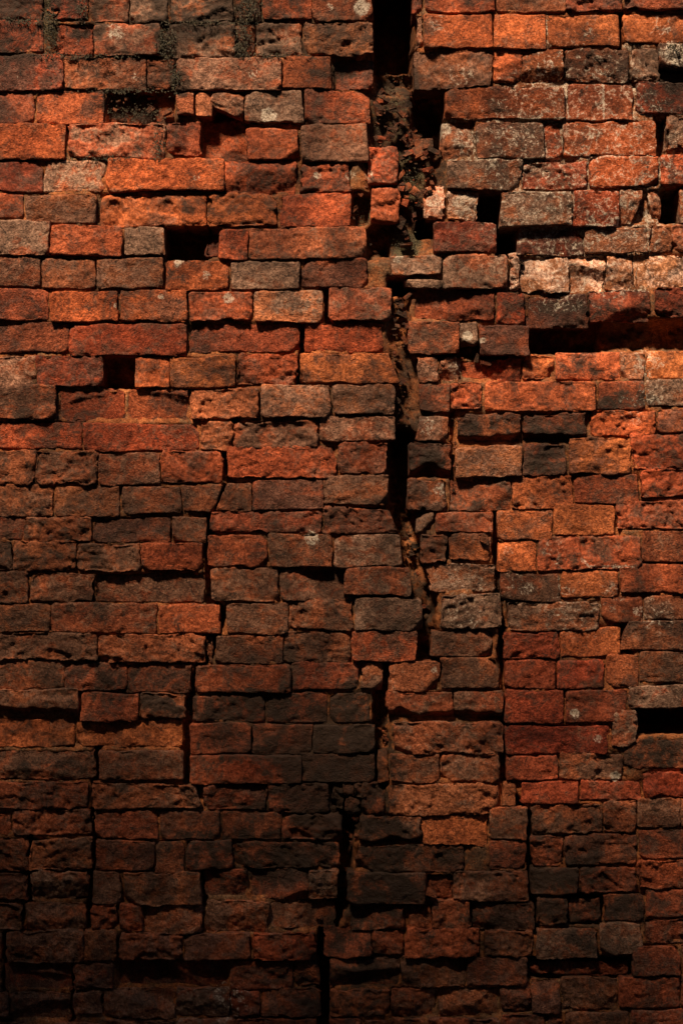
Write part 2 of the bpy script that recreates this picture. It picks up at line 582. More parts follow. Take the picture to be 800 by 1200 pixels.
# ------------------------------------------------------------------ materials
def clay_material(name, rough=0.82, bump=1.0):
    m = bpy.data.materials.new(name)
    m.use_nodes = True
    nt = m.node_tree
    N, L = nt.nodes, nt.links
    N.clear()
    def node(t, **k):
        n = N.new(t)
        for a, b in k.items(): setattr(n, a, b)
        return n
    def math_(op, a, b=None, c=None, clamp=False):
        n = node('ShaderNodeMath', operation=op, use_clamp=clamp)
        for i, x in enumerate((a, b, c)):
            if x is None: continue
            if isinstance(x, (int, float)): n.inputs[i].default_value = x
            else: L.new(x, n.inputs[i])
        return n.outputs[0]
    def ramp(x, a, b):
        n = node('ShaderNodeMapRange', interpolation_type='SMOOTHSTEP', clamp=True)
        L.new(x, n.inputs[0])
        for i, q in ((1, a), (2, b)):
            if isinstance(q, (int, float)): n.inputs[i].default_value = q
            else: L.new(q, n.inputs[i])
        return n.outputs[0]
    def mix(f, a, b, mode='MIX'):
        n = node('ShaderNodeMix', data_type='RGBA', blend_type=mode)
        if isinstance(f, (int, float)): n.inputs[0].default_value = f
        else: L.new(f, n.inputs[0])
        for i, q in ((6, a), (7, b)):
            if isinstance(q, tuple): n.inputs[i].default_value = (*q, 1)
            else: L.new(q, n.inputs[i])
        return n.outputs[2]
    def noise(vec, scale, det=4, r=.6, dist=0.0):
        n = node('ShaderNodeTexNoise')
        n.inputs['Scale'].default_value = scale
        n.inputs['Detail'].default_value = det
        n.inputs['Roughness'].default_value = r
        n.inputs['Distortion'].default_value = dist
        L.new(vec, n.inputs['Vector'])
        return n.outputs[0]
    def attr(nm):
        return node('ShaderNodeAttribute', attribute_name=nm)
    clay, crust, mask = attr('clay'), attr('crust'), attr('stain')
    geo = node('ShaderNodeNewGeometry')
    off = node('ShaderNodeVectorMath', operation='ADD')
    L.new(geo.outputs['Position'], off.inputs[0])
    sv = node('ShaderNodeCombineXYZ')
    s37 = math_('MULTIPLY', clay.outputs['Alpha'], 37.0)
    for i in range(3): L.new(s37, sv.inputs[i])
    L.new(sv.outputs[0], off.inputs[1])
    P = off.outputs[0]
    W_ = geo.outputs['Position']
    n1 = noise(P, 15, 4, .62, .6)
    n2 = noise(P, 130, 3, .70, .4)
    n3 = noise(P, 270, 2, .7)
    n4 = noise(P, 34, 4, .75, 1.2)
    n5 = noise(W_, 7.5, 4, .68, .8)
    nn = math_('ADD', math_('ADD', math_('MULTIPLY', n1, .36), math_('MULTIPLY', n4, .34)), math_('MULTIPLY', n5, .30))
    nn = math_('ADD', math_('MULTIPLY', math_('SUBTRACT', nn, .5), 1.7), .5)
    # weathered crust against bare clay
    red = mask.outputs['Alpha']
    amt = math_('SUBTRACT', .66, math_('MULTIPLY', math_('SUBTRACT', crust.outputs['Alpha'], math_('MULTIPLY', red, .45)), .32))
    cm = ramp(nn, math_('SUBTRACT', amt, .085), math_('ADD', amt, .085))
    clay_c = mix(math_('MULTIPLY', red, .6), clay.outputs['Color'], mix(1.0, clay.outputs['Color'], (1.12, .86, .80), 'MULTIPLY'))
    base = mix(cm, clay_c, crust.outputs['Color'])
    # tone variation of the clay
    base = mix(1.0, base, mix(ramp(n4, .28, .74), (.50, .45, .42), (1.45, 1.45, 1.42)), 'MULTIPLY')
    base = mix(1.0, base, mix(ramp(n2, .32, .68), (.58, .54, .52), (1.38, 1.38, 1.36)), 'MULTIPLY')
    base = mix(math_('MULTIPLY', ramp(n3, .52, .70), .30), base, mix(1.0, base, (2.0, 1.95, 1.9), 'MULTIPLY'))
    base = mix(math_('MULTIPLY', ramp(n3, .45, .32), .32), base, mix(1.0, base, (.40, .37, .35), 'MULTIPLY'))
    # burnt pits, grit and hairline cracks
    dk = math_('MULTIPLY', ramp(noise(P, 170, 2, .75, .6), .60, .68), ramp(n1, .44, .56))
    base = mix(math_('MULTIPLY', dk, .7), base, (.04, .024, .017))
    wob = node('ShaderNodeVectorMath', operation='SCALE')
    nv_ = node('ShaderNodeTexNoise')
    nv_.inputs['Scale'].default_value = 28
    nv_.inputs['Detail'].default_value = 3
    L.new(P, nv_.inputs['Vector'])
    L.new(nv_.outputs[1], wob.inputs[0])
    wob.inputs['Scale'].default_value = .055
    pv = node('ShaderNodeVectorMath', operation='ADD')
    L.new(P, pv.inputs[0])
    L.new(wob.outputs[0], pv.inputs[1])
    vo = node('ShaderNodeTexVoronoi', feature='DISTANCE_TO_EDGE')
    vo.inputs['Scale'].default_value = 13
    L.new(pv.outputs[0], vo.inputs['Vector'])
    hair = math_('MULTIPLY', ramp(vo.outputs['Distance'], .022, .006), ramp(n1, .52, .60))
    base = mix(math_('MULTIPLY', hair, .8), base, (.03, .02, .015))
    # broad grime
    gr = noise(W_, 3.2, 4, .6, .8)
    base = mix(1.0, base, mix(ramp(gr, .32, .66), (.40, .37, .35), (1.25, 1.24, 1.22)), 'MULTIPLY')
    # black crust in drifts over several bricks
    bk = noise(W_, 9, 5, .72, 1.5)
    bkm = math_('MULTIPLY', ramp(bk, .50, .64), ramp(gr, .68, .40))
    base = mix(math_('MULTIPLY', bkm, .72), base, (.045, .027, .018))
    # lime, lichen and soot stains
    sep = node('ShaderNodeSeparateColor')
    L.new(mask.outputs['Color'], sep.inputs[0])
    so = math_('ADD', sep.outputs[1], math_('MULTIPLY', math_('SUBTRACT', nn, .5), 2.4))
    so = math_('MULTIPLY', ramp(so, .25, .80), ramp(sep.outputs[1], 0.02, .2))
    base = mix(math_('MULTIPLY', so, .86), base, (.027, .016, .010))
    li = math_('ADD', sep.outputs[0], math_('ADD', math_('MULTIPLY', math_('SUBTRACT', n2, .5), 1.8), math_('MULTIPLY', math_('SUBTRACT', n4, .5), 3.0)))
    li = math_('MULTIPLY', ramp(li, .40, 1.0), ramp(sep.outputs[0], 0.02, .35))
    base = mix(math_('MULTIPLY', li, .74), base, mix(ramp(n3, .35, .65), (.30, .22, .15), (.62, .52, .42)))
    mo = math_('MULTIPLY', ramp(math_('ADD', sep.outputs[2], math_('MULTIPLY', math_('SUBTRACT', n2, .5), 2.0)), .35, .7), ramp(sep.outputs[2], .02, .25))
    base = mix(math_('MULTIPLY', mo, .75), base, mix(ramp(n3, .4, .6), (.035, .028, .016), (.12, .10, .050)))
    # relief
    gain = node('ShaderNodeMapRange', clamp=True)
    L.new(math_('FRACT', math_('MULTIPLY', clay.outputs['Alpha'], 7.13)), gain.inputs[0])
    gain.inputs[3].default_value = .35
    gain.inputs[4].default_value = 1.0
    h = math_('ADD', math_('MULTIPLY', n2, .80), math_('MULTIPLY', n3, .55))
    h = math_('SUBTRACT', h, math_('MULTIPLY', dk, .22))
    h = math_('MULTIPLY', h, gain.outputs[0])
    bp = node('ShaderNodeBump')
    bp.inputs['Strength'].default_value = bump
    bp.inputs['Distance'].default_value = 0.009
    L.new(h, bp.inputs['Height'])
    bsdf = node('ShaderNodeBsdfPrincipled')
    L.new(base, bsdf.inputs['Base Color'])
    L.new(bp.outputs[0], bsdf.inputs['Normal'])
    rg = math_('SUBTRACT', rough + .1, math_('MULTIPLY', n2, .3))
    L.new(rg, bsdf.inputs['Roughness'])
    bsdf.inputs['Specular IOR Level'].default_value = .16
    out = node('ShaderNodeOutputMaterial')
    L.new(bsdf.outputs[0], out.inputs[0])
    return m
M_BRICK = clay_material('weathered_brick', .80)
M_CORE = clay_material('crumbled_mortar', .92)
def plain_material(name, c1, c2, scale=8, rough=.9):
    m = bpy.data.materials.new(name)
    m.use_nodes = True
    N, L = m.node_tree.nodes, m.node_tree.links
    b = N['Principled BSDF']
    g = N.new('ShaderNodeNewGeometry')
    n = N.new('ShaderNodeTexNoise')
    n.inputs['Scale'].default_value = scale
    n.inputs['Detail'].default_value = 6
    r = N.new('ShaderNodeValToRGB')
    r.color_ramp.elements[0].position = .35
    r.color_ramp.elements[1].position = .68
    r.color_ramp.elements[0].color = (*c1, 1)
    r.color_ramp.elements[1].color = (*c2, 1)
    L.new(g.outputs['Position'], n.inputs['Vector'])
    L.new(n.outputs[0], r.inputs[0])
    L.new(r.outputs[0], b.inputs['Base Color'])
    b.inputs['Roughness'].default_value = rough
    return m

# ------------------------------------------------------------------ mesh helpers
def make_mesh(name, verts, quads, attrs, mat, tris=None, smooth=True):
    me = bpy.data.meshes.new(name)
    nv, nq = len(verts), len(quads)
    nt = 0 if tris is None else len(tris)
    me.vertices.add(nv)
    me.vertices.foreach_set('co', np.ascontiguousarray(verts, dtype=np.float32).ravel())
    idx = np.asarray(quads, dtype=np.int32).ravel()
    st = np.arange(nq, dtype=np.int32) * 4
    if nt:
        st = np.concatenate([st, nq * 4 + np.arange(nt, dtype=np.int32) * 3])
        idx = np.concatenate([idx, np.asarray(tris, dtype=np.int32).ravel()])
    me.loops.add(len(idx))
    me.loops.foreach_set('vertex_index', idx)
    me.polygons.add(nq + nt)
    me.polygons.foreach_set('loop_start', st)
    me.update(calc_edges=True)
    me.validate()
    me.polygons.foreach_set('use_smooth', np.full(len(me.polygons), smooth))
    for k, a in attrs.items():
        at = me.color_attributes.new(k, 'FLOAT_COLOR', 'POINT')
        at.data.foreach_set('color', np.ascontiguousarray(a, dtype=np.float32).ravel())
    me.materials.append(mat)
    return me
def link(name, data, parent=None, loc=(0, 0, 0)):
    o = bpy.data.objects.new(name, data)
    COL.objects.link(o)
    o.location = loc
    if parent is not None: o.parent = parent
    return o

def stains(u, v):
    """lime/lichen, soot and moss stains of the wall at (u, v)."""
    out = np.zeros((len(u), 4))
    for (a, b, r, s) in LICHEN:
        d = np.hypot(u - a, v - b) / r
        out[:, 0] = np.maximum(out[:, 0], s * (1 - sstep(.55, 1.15, d)))
    d = np.hypot((u - 680) / 150, (v - 200) / 190)
    out[:, 0] = np.maximum(out[:, 0], .40 * (1 - sstep(.6, 1.1, d)))
    for (pl, w, s) in VEINS:
        for (p, q) in zip(pl[:-1], pl[1:]):
            bx, by = q[0] - p[0], q[1] - p[1]
            t = np.clip(((u - p[0]) * bx + (v - p[1]) * by) / (bx * bx + by * by), 0, 1)
            d = np.hypot(u - p[0] - t * bx, v - p[1] - t * by)
            out[:, 0] = np.maximum(out[:, 0], s * (1 - sstep(w * .6, w * 1.9, d)))
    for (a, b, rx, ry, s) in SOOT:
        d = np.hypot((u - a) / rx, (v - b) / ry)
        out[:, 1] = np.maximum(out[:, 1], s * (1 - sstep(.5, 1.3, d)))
    for (a, b, rx, ry, s) in REDDEN:
        d = np.hypot((u - a) / rx, (v - b) / ry)
        out[:, 3] = np.maximum(out[:, 3], s * (1 - sstep(.3, 1.4, d)))
    return out

def brick_arrays(u0, v0, u1, v1, code, prot, style, shifts, step, seed, depth, gap=1.0):
    """One worn brick in wall units (u, v, forward)."""
    rng = np.random.default_rng(seed)
    a, b = (u1 - u0) / 2 - gap, (v1 - v0) / 2 - gap
    cu, cv = (u0 + u1) / 2, (v0 + v1) / 2
    nu, nv = max(4, int(round(2 * a / step))), max(4, int(round(2 * b / step)))
    gx, gy = np.meshgrid(np.linspace(-a, a, nu + 1), np.linspace(-b, b, nv + 1), indexing='ij')
    id0 = np.arange((nu + 1) * (nv + 1)).reshape(nu + 1, nv + 1)
    quads = np.stack([id0[:-1, :-1], id0[:-1, 1:], id0[1:, 1:], id0[1:, :-1]], -1).reshape(-1, 4)
    per = np.concatenate([id0[:-1, 0], id0[-1, :-1], id0[1:, -1][::-1], id0[0, 1:][::-1]])
    n = len(per)
    f = np.stack([gx.ravel(), gy.ravel(), np.zeros(gx.size)], 1)
    zs = [1.6 * step / 1.8, 3.6, 6.5, 11, 20, 40] if step < 3 else [3, 8, 20]
    zs = [z for z in zs if z < depth - 4] + [depth]
    P = [f]
    prev = per
    base = len(f)
    Q = [quads]
    for z in zs:
        r = f[per].copy()
        r[:, 2] = -z
        P.append(r)
        cur = base + np.arange(n)
        Q.append(np.stack([prev, np.roll(prev, -1), np.roll(cur, -1), cur], 1))
        prev = cur
        base += n
    p = np.concatenate(P)
    quads = np.concatenate(Q)
    so = rng.random(3) * 200
    wp = p + so
    # knocked-off corners and wavering outline in plan
    for sx in (-1, 1):
        for sy in (-1, 1):
            rc = min(rng.uniform(1.2, 4.2) * (1.35 if style in 'rfu' else .6 if style == 's' else 1), a * .7, b * .7)
            ex = np.maximum(sx * p[:, 0] - (a - rc), 0)
            ey = np.maximum(sy * p[:, 1] - (b - rc), 0)
            ok = (ex > 0) & (ey > 0)
            k_ = np.where(ok, np.maximum(ex, ey) / np.maximum(np.hypot(ex, ey), 1e-6), 1)
            p[:, 0] -= sx * ex * (1 - k_)
            p[:, 1] -= sy * ey * (1 - k_)
    wob = .6 if style == 's' else .9 if style == 'n' else 1.5
    if depth > 30: wob *= 2.2
    oz = np.stack([p[:, 0] / 15, p[:, 1] / 15, np.zeros(len(p))], 1) + so
    o1, o2 = fbm(oz, 3), fbm(oz + 71, 3)
    p[:, 0] -= wob * (np.abs(p[:, 0]) / a) ** 6 * np.sign(p[:, 0]) * np.maximum(o1 + .1, 0)
    p[:, 1] -= wob * (np.abs(p[:, 1]) / b) ** 4 * np.sign(p[:, 1]) * np.maximum(o2 + .1, 0)
    # worn arrises
    r0 = rng.uniform(.75, 1.6) if style != 's' else .9
    if style in 'rfu': r0 *= 1.2
    rad = r0 * (1.0 + .85 * fbm(wp / 13.0, 2)) + 2.2 * np.clip(fbm(wp / 9.0 + 40, 2) - .35, 0, 1)
    rad = np.clip(rad, .5, min(a, b) * .6)
    q = np.stack([np.clip(p[:, 0], -a + rad, a - rad), np.clip(p[:, 1], -b + rad, b - rad), np.minimum(p[:, 2], -rad)], 1)
    dv = p - q
    ln = np.linalg.norm(dv, axis=1)
    nrm = dv / np.maximum(ln, 1e-6)[:, None]
    p = np.where((ln > 1e-6)[:, None], q + nrm * rad[:, None], p)
    front = np.clip(nrm[:, 2], 0, 1)
    edge = np.minimum(a - np.abs(p[:, 0]), b - np.abs(p[:, 1]))
    # relief: swell, hollows, scars, grain
    A = {'n': (.75, .3, .42), 's': (.6, .2, .3), 'r': (1.4, .5, .65), 'f': (1.3, .5, .7), 'u': (1.6, .5, .5)}[style]
    d = A[0] * fbm(wp / 24.0, 2) + A[1] * fbm(wp / 7.5 + 9, 3) + A[2] * fbm(wp / 2.6 + 31, 2)
    rid = 1 - np.abs(fbm(wp * [.35, 1, 1] / 9.0 + 77, 3))
    d += (1.2 if style in 'rfu' else .5) * (rid - .7)
    # chisel and drag marks along one slant
    an = rng.uniform(-.9, .9) + (math.pi if rng.random() < .5 else 0)
    ca, sa = math.cos(an), math.sin(an)
    gx_, gy_ = ca * wp[:, 0] + sa * wp[:, 1], -sa * wp[:, 0] + ca * wp[:, 1]
    ds = fbm(np.stack([gx_ / 16, gy_ / 4.2, wp[:, 2] / 8], 1), 3, .6)
    d += (.85 if style in 'rf' else .2 if style == 's' else .35) * ds
    # flaked patches: shallow steps where the skin has spalled
    fl = fbm(wp / 21.0 + 120, 3, .42)
    d -= (2.3 if style in 'rf' else 1.1) * sstep(.20, .27, fl) * front
    # round pits
    pt = vnoise(wp / 4.2 + 61)
    d -= (.9 if rng.random() < .25 else .1) * sstep(.55, .85, pt) * front
    d *= .35 + .65 * np.clip(1 - (-p[:, 2]) / 30, 0, 1)
    p = p + nrm * d[:, None]
    # chipped edges and corners
    ch = sstep(.22, .5, fbm(wp / 11.0 + 210, 3)) * np.exp(-np.maximum(edge, 0) / 3.2)
    p[:, 2] -= (3.8 if style in 'rfu' else 2.6) * ch * front
    for k in range(rng.integers(1, 4)):
        sx, sy = rng.choice([-1, 1]), rng.choice([-1, 1])
        sz = rng.uniform(3, 9) if style != 's' else rng.uniform(2, 4)
        if depth > 36: sz *= 1.6
        dd = (a - sx * p[:, 0]) * rng.uniform(.6, 1.2) + (b - sy * p[:, 1]) * rng.uniform(.6, 1.2)
        cut = np.maximum(sz - dd, 0)
        p[:, 2] -= cut * .7 * (p[:, 2] > -12)
    if style == 'f':       # cleaved face made of tilted break planes
        zz = np.full(len(p), 50.0)
        for k in range(rng.integers(5, 8)):
            px, py = rng.uniform(-a, a), rng.uniform(-b, b)
            tx, ty = rng.normal(0, .16), rng.normal(0, .30)
            zz = np.minimum(zz, rng.uniform(-1.5, 2.0) + tx * (p[:, 0] - px) + ty * (p[:, 1] - py))
        zz = np.clip(zz + 1.3 * fbm(wp / 8.0 + 300, 3) + .7 * fbm(wp / 3.0 + 330, 2), -10, 3)
        p[:, 2] = np.minimum(p[:, 2] + 2.0, zz)
    if style == 'u':       # lower edge broken away
        line = b * .35 + 6 * fbm(np.stack([p[:, 0] / 26 + so[0], p[:, 0] * 0, p[:, 0] * 0], 1), 3)
        p[:, 2] -= 11 * sstep(0, 7, p[:, 1] - line) * (p[:, 2] > -14)
    # set in the wall slightly out of true
    if code != 'x':
        p[:, 2] += rng.normal(0, .013) * p[:, 0] + rng.normal(0, .025) * p[:, 1]
    jit = rng.normal(0, .7, (4, 2))
    names = ('TL', 'TR', 'BR', 'BL')
    for k, s in shifts.items(): jit[names.index(k)] += s
    s_, t_ = (p[:, 0] / a + 1) / 2, (p[:, 1] / b + 1) / 2
    w = np.stack([(1 - s_) * (1 - t_), s_ * (1 - t_), s_ * t_, (1 - s_) * t_], 1)
    p[:, :2] += w @ jit
    p[:, 0] += cu
    p[:, 1] += cv
    # long settlement waves shared by the whole wall
    g = np.stack([p[:, 0] / 45, p[:, 1] / 45, np.zeros(len(p))], 1)
    g2 = np.stack([p[:, 0] / 14, p[:, 1] / 14, np.zeros(len(p)) + 3], 1)
    p[:, 0] += .8 * fbm(g + 5, 1) + .55 * fbm(g2, 1)
    p[:, 1] += .8 * fbm(g + 55, 1) + .55 * fbm(g2 + 30, 1)
    p[:, 2] += prot
    c, k, amt = CLAY[code]
    tone = np.exp(rng.normal(0, .13))
    hue = rng.normal(0, .09)
    c = np.array(c) * tone * np.array([1, 1 + hue, 1 + hue])
    k = np.array(k) * np.exp(rng.normal(0, .15))
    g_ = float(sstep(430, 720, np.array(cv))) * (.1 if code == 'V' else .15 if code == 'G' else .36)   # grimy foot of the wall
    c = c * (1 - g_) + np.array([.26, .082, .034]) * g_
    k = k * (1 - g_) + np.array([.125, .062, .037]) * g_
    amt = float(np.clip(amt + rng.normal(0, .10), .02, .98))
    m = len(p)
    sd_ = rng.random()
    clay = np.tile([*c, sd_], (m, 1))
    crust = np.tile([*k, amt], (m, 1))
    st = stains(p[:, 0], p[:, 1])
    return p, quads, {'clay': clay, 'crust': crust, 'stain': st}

def to_world(p):
    return np.stack([(p[:, 0] - 400) * S, -p[:, 2] * S, Z0 + (1200 - p[:, 1]) * S], 1)

# ------------------------------------------------------------------ ground
gm = plain_material('trodden_earth', (.05, .035, .025), (.10, .07, .045), 6)
gx, gy = np.meshgrid(np.linspace(-1, 1, 81), np.linspace(-1, 1, 81), indexing='ij')
gx, gy = np.sign(gx) * np.abs(gx) ** 2.5 * 150, np.sign(gy) * np.abs(gy) ** 2.5 * 150
gp = np.stack([gx.ravel(), gy.ravel(), 0 * gx.ravel()], 1)
gp[:, 2] = .012 * fbm(gp * 2.2, 3) - .012
gi = np.arange(81 * 81).reshape(81, 81)
gq = np.stack([gi[:-1, :-1], gi[1:, :-1], gi[1:, 1:], gi[:-1, 1:]], -1).reshape(-1, 4)
ground = link('ground', make_mesh('ground', gp, gq, {}, gm))
ground['kind'] = 'structure'

# ------------------------------------------------------------------ the brick wall
wall = link('brick_wall', None)
wall['label'] = 'old cracked red brick wall with missing bricks and soot filling the picture'
wall['category'] = 'wall'
wall['kind'] = 'thing'

def parse():
    out = []
    for ln in BRICKS.strip().splitlines():
        t = ln.split()
        u0, v0, u1, v1 = map(float, t[:4])
        sh = {}
        if len(t) > 7:
            tok = t[7].split(',')
            for i in range(0, len(tok), 2):
                sh[tok[i][:2]] = np.array([float(tok[i][2:]), float(tok[i + 1])])
        pr = float(t[5])
        out.append([u0, v0, u1, v1, t[4], pr * (.5 if u0 > 578 and v0 > 420 and -5 < pr < 5 else .8), t[6], sh])
    return out
LIST = parse()
rr = random.Random(3)
for b in LIST:                      # bricks cut by the picture's edge go on beyond it
    if b[0] == 0: b[0] = min(-8, b[2] - 78 - rr.uniform(0, 14))
    if b[2] == 800: b[2] = max(808, b[0] + 76 + rr.uniform(0, 16))
    if b[1] == -14: b[1] = -22 + rr.uniform(-1, 1)

order = sorted(range(len(LIST)), key=lambda i: -(min(LIST[i][2], 800) - max(LIST[i][0], 0)) * (min(LIST[i][3], 1200) - max(LIST[i][1], 0)))
single = set(order[:300])
def depth_for(b):
    uu, vv = np.meshgrid(np.linspace(b[0] - 9, b[2] + 9, 14), np.linspace(b[1] - 9, b[3] + 9, 10))
    return float(core_depth(uu.ravel(), vv.ravel()).max()) + 9 + max(b[5], 0)

class Pile:
    def __init__(s): s.p, s.q, s.a, s.n = [], [], {'clay': [], 'crust': [], 'stain': []}, 0
    def add(s, p, q, at):
        s.p.append(p); s.q.append(q + s.n); s.n += len(p)
        for k in s.a: s.a[k].append(at[k])
    def build(s, name, mat, parent, kind='stuff', smooth=True):
        me = make_mesh(name, to_world(np.concatenate(s.p)), np.concatenate(s.q), {k: np.concatenate(v) for k, v in s.a.items()}, mat, smooth=smooth)
        o = link(name, me, parent)
        if kind: o['kind'] = kind
        return o

frag = Pile()
for i, b in enumerate(LIST):
    p, q, at = brick_arrays(*b[:8], 1.8, 1000 + i, depth_for(b), .02 + (.4 if b[1] < 560 else .25) * ((i * 7919) % 10) / 10)
    if i in single:
        c = np.array([wx((b[0] + b[2]) / 2), 0, wz((b[1] + b[3]) / 2)])
        me = make_mesh('brick', to_world(p) - c, q, at, M_BRICK)
        link('brick', me, wall, tuple(c))
    else:
        frag.add(p, q, at)
if frag.n: frag.build('brick_fragments', M_BRICK, wall)

# the courses go on beyond the picture on all four sides
outer = Pile()
cnt = 0
def outer_brick(u0, v0, u1, v1):
    global cnt
    cnt += 1
    code = rr.choice('RRDDBBBBGPOOK')
    p, q, at = brick_arrays(u0, v0, u1, v1, code, rr.gauss(0, 2.2), rr.choice('nnnrrf'), {}, 4.5, 9000 + cnt, 32, 1.0)
    outer.add(p, q, at)
UL, UR = -620, 1420
for b in LIST:
    if b[0] < 0:
        u = b[0]
        while u > UL:
            w = rr.choice([80, 78, 82, 76, 118, 44])
            outer_brick(max(u - w, UL - 6), b[1], u, b[3])
            u -= w
    if b[2] > 800:
        u = b[2]
        while u < UR:
            w = rr.choice([80, 78, 82, 76, 118, 44])
            outer_brick(u, b[1], min(u + w, UR + 6), b[3])
            u += w
for (va, vb) in ((376, 412), (832, 864)):
    u = 872
    while u < UR:
        outer_brick(u, va, min(u + 79, UR + 6), vb); u += 79
u = -84
while u > UL:
    outer_brick(max(u - 80, UL - 6), 1092, u, 1128); u -= 80
outer_brick(-84, 1092, 5, 1128)
TOPV = -22 - 37 * 7
v = -22.0
while v > TOPV + 1:
    u = UL - 6 + rr.uniform(-40, 0)
    while u < UR:
        w = rr.choice([80, 78, 82, 76, 118, 44])
        a_, b_ = max(u, UL - 6), min(u + w, UR + 6)
        if not (a_ < 480 and b_ > 440 and v > -60): outer_brick(a_, v - 37, b_, v)
        elif a_ < 432: outer_brick(a_, v - 37, 438, v)
        u += w
    v -= 37
v = 1231
while v < 1270:
    u = UL - 6 + rr.uniform(-40, 0)
    while u < UR:
        w = rr.choice([80, 78, 82, 76, 118, 44])
        outer_brick(max(u, UL - 6), v, min(u + w, UR + 6), v + 35)
        u += w
    v += 35
outer.build('outer_bricks', M_BRICK, wall)
# brick-on-edge coping along the top of the wall
cop = Pile()
u = UL - 10
while u < UR:
    cnt += 1
    p, q, at = brick_arrays(u, TOPV - 78, u + 36, TOPV, rr.choice('RDBBG'), 14 + rr.gauss(0, 1.5), rr.choice('nnr'), {}, 4.5, 9000 + cnt, 150, 1.0)
    cop.add(p, q, at)
    u += 37
cop.build('coping_bricks', M_BRICK, wall)

# rubble heart and crumbled joints between the bricks, with a solid back
us = np.concatenate([np.linspace(UL, -12, 60), np.arange(-9, 810, 3.0), np.linspace(812, UR, 60)])
vs = np.concatenate([np.linspace(TOPV, -62, 24), np.arange(-58, 1206, 3.0), np.linspace(1208, 1262, 14)])
uu, vv = np.meshgrid(us, vs, indexing='ij')
u_, v_ = uu.ravel(), vv.ravel()
joint = 2.2 + 7 * np.clip(fbm(np.stack([u_ / 30, v_ / 30, 0 * u_], 1) + 400, 3) + .15, 0, 1)
inside = np.full(len(u_), 4.0)
for b in LIST:
    hit = (u_ > b[0] - 1.5) & (u_ < b[2] + 1.5) & (v_ > b[1] - 1.5) & (v_ < b[3] + 1.5)
    inside[hit] = np.maximum(inside[hit], (12 if b[6] in 'fu' else 7 if b[6] == 'r' else 5.2) - b[5])
    deep = (u_ > b[0] + 3.5) & (u_ < b[2] - 3.5) & (v_ > b[1] + 3.5) & (v_ < b[3] - 3.5)
    inside[deep] = np.maximum(inside[deep], 18 - b[5])
outside = (u_ < -8) | (u_ > 808) | (v_ < -20) | (v_ > 1225)
cd = np.where(outside, 16.0, np.maximum(joint, inside - 3))
cd = core_depth(u_, v_, cd)
pp = np.stack([u_, v_, np.zeros(len(u_))], 1)
open_ = sstep(19, 34, cd)
dz = -cd + (.5 + 8.0 * open_) * fbm(pp / 17, 4, .6) + (1.0 + 2.5 * open_) * fbm(pp / 5 + 50, 3)
core = np.stack([u_ + 1.5 * fbm(pp / 6 + 9, 2), v_ + 1.5 * fbm(pp / 6 + 19, 2), dz], 1)
ci = np.arange(len(u_)).reshape(uu.shape)
cq = np.stack([ci[:-1, :-1], ci[:-1, 1:], ci[1:, 1:], ci[1:, :-1]], -1).reshape(-1, 4)
per = np.concatenate([ci[:-1, 0], ci[-1, :-1], ci[1:, -1][::-1], ci[0, 1:][::-1]])
back = core[per].copy()
back[:, 2] = -230
bi = len(core) + np.arange(len(per))
side = np.stack([per, np.roll(per, -1), np.roll(bi, -1), bi], 1)
cc = np.array([[UL, TOPV, -230], [UR, TOPV, -230], [UR, 1262, -230], [UL, 1262, -230]], float)
k0 = len(core) + len(back)
core = np.concatenate([core, back, cc])
backq = np.array([[k0, k0 + 1, k0 + 2, k0 + 3]])
quads = np.concatenate([cq, side, backq])
m = len(core)
open_full = np.concatenate([open_, np.zeros(m - len(open_))])
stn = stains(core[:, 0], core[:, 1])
MOSSY = [(455, 130, 30, 50, .4), (478, 205, 26, 36, .8), (478, 285, 22, 24, .8), (165, 125, 40, 20, .6), (60, 20, 14, 40, .7), (425, 240, 16, 25, .8), (292, 12, 22, 30, .6)]
for (a, b, rx, ry, s) in MOSSY:
    d = np.hypot((core[:, 0] - a) / rx, (core[:, 1] - b) / ry)
    stn[:, 2] = np.maximum(stn[:, 2], s * (1 - sstep(.5, 1.2, d)))
d = np.hypot((core[:, 0] - 690) / 170, (core[:, 1] - 190) / 200)
stn[:, 0] = np.maximum(stn[:, 0], .6 * (1 - sstep(.5, 1.1, d)))
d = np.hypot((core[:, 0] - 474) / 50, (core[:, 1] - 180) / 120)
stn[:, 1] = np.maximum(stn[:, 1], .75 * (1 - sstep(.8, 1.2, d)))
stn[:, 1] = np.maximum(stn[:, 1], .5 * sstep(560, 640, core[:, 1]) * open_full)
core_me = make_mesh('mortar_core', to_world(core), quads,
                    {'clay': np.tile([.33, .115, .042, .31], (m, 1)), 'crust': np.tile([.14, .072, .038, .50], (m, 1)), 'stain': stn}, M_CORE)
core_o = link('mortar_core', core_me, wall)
core_o['label'] = 'crumbling brown mortar and rubble in the cracks and gaps'

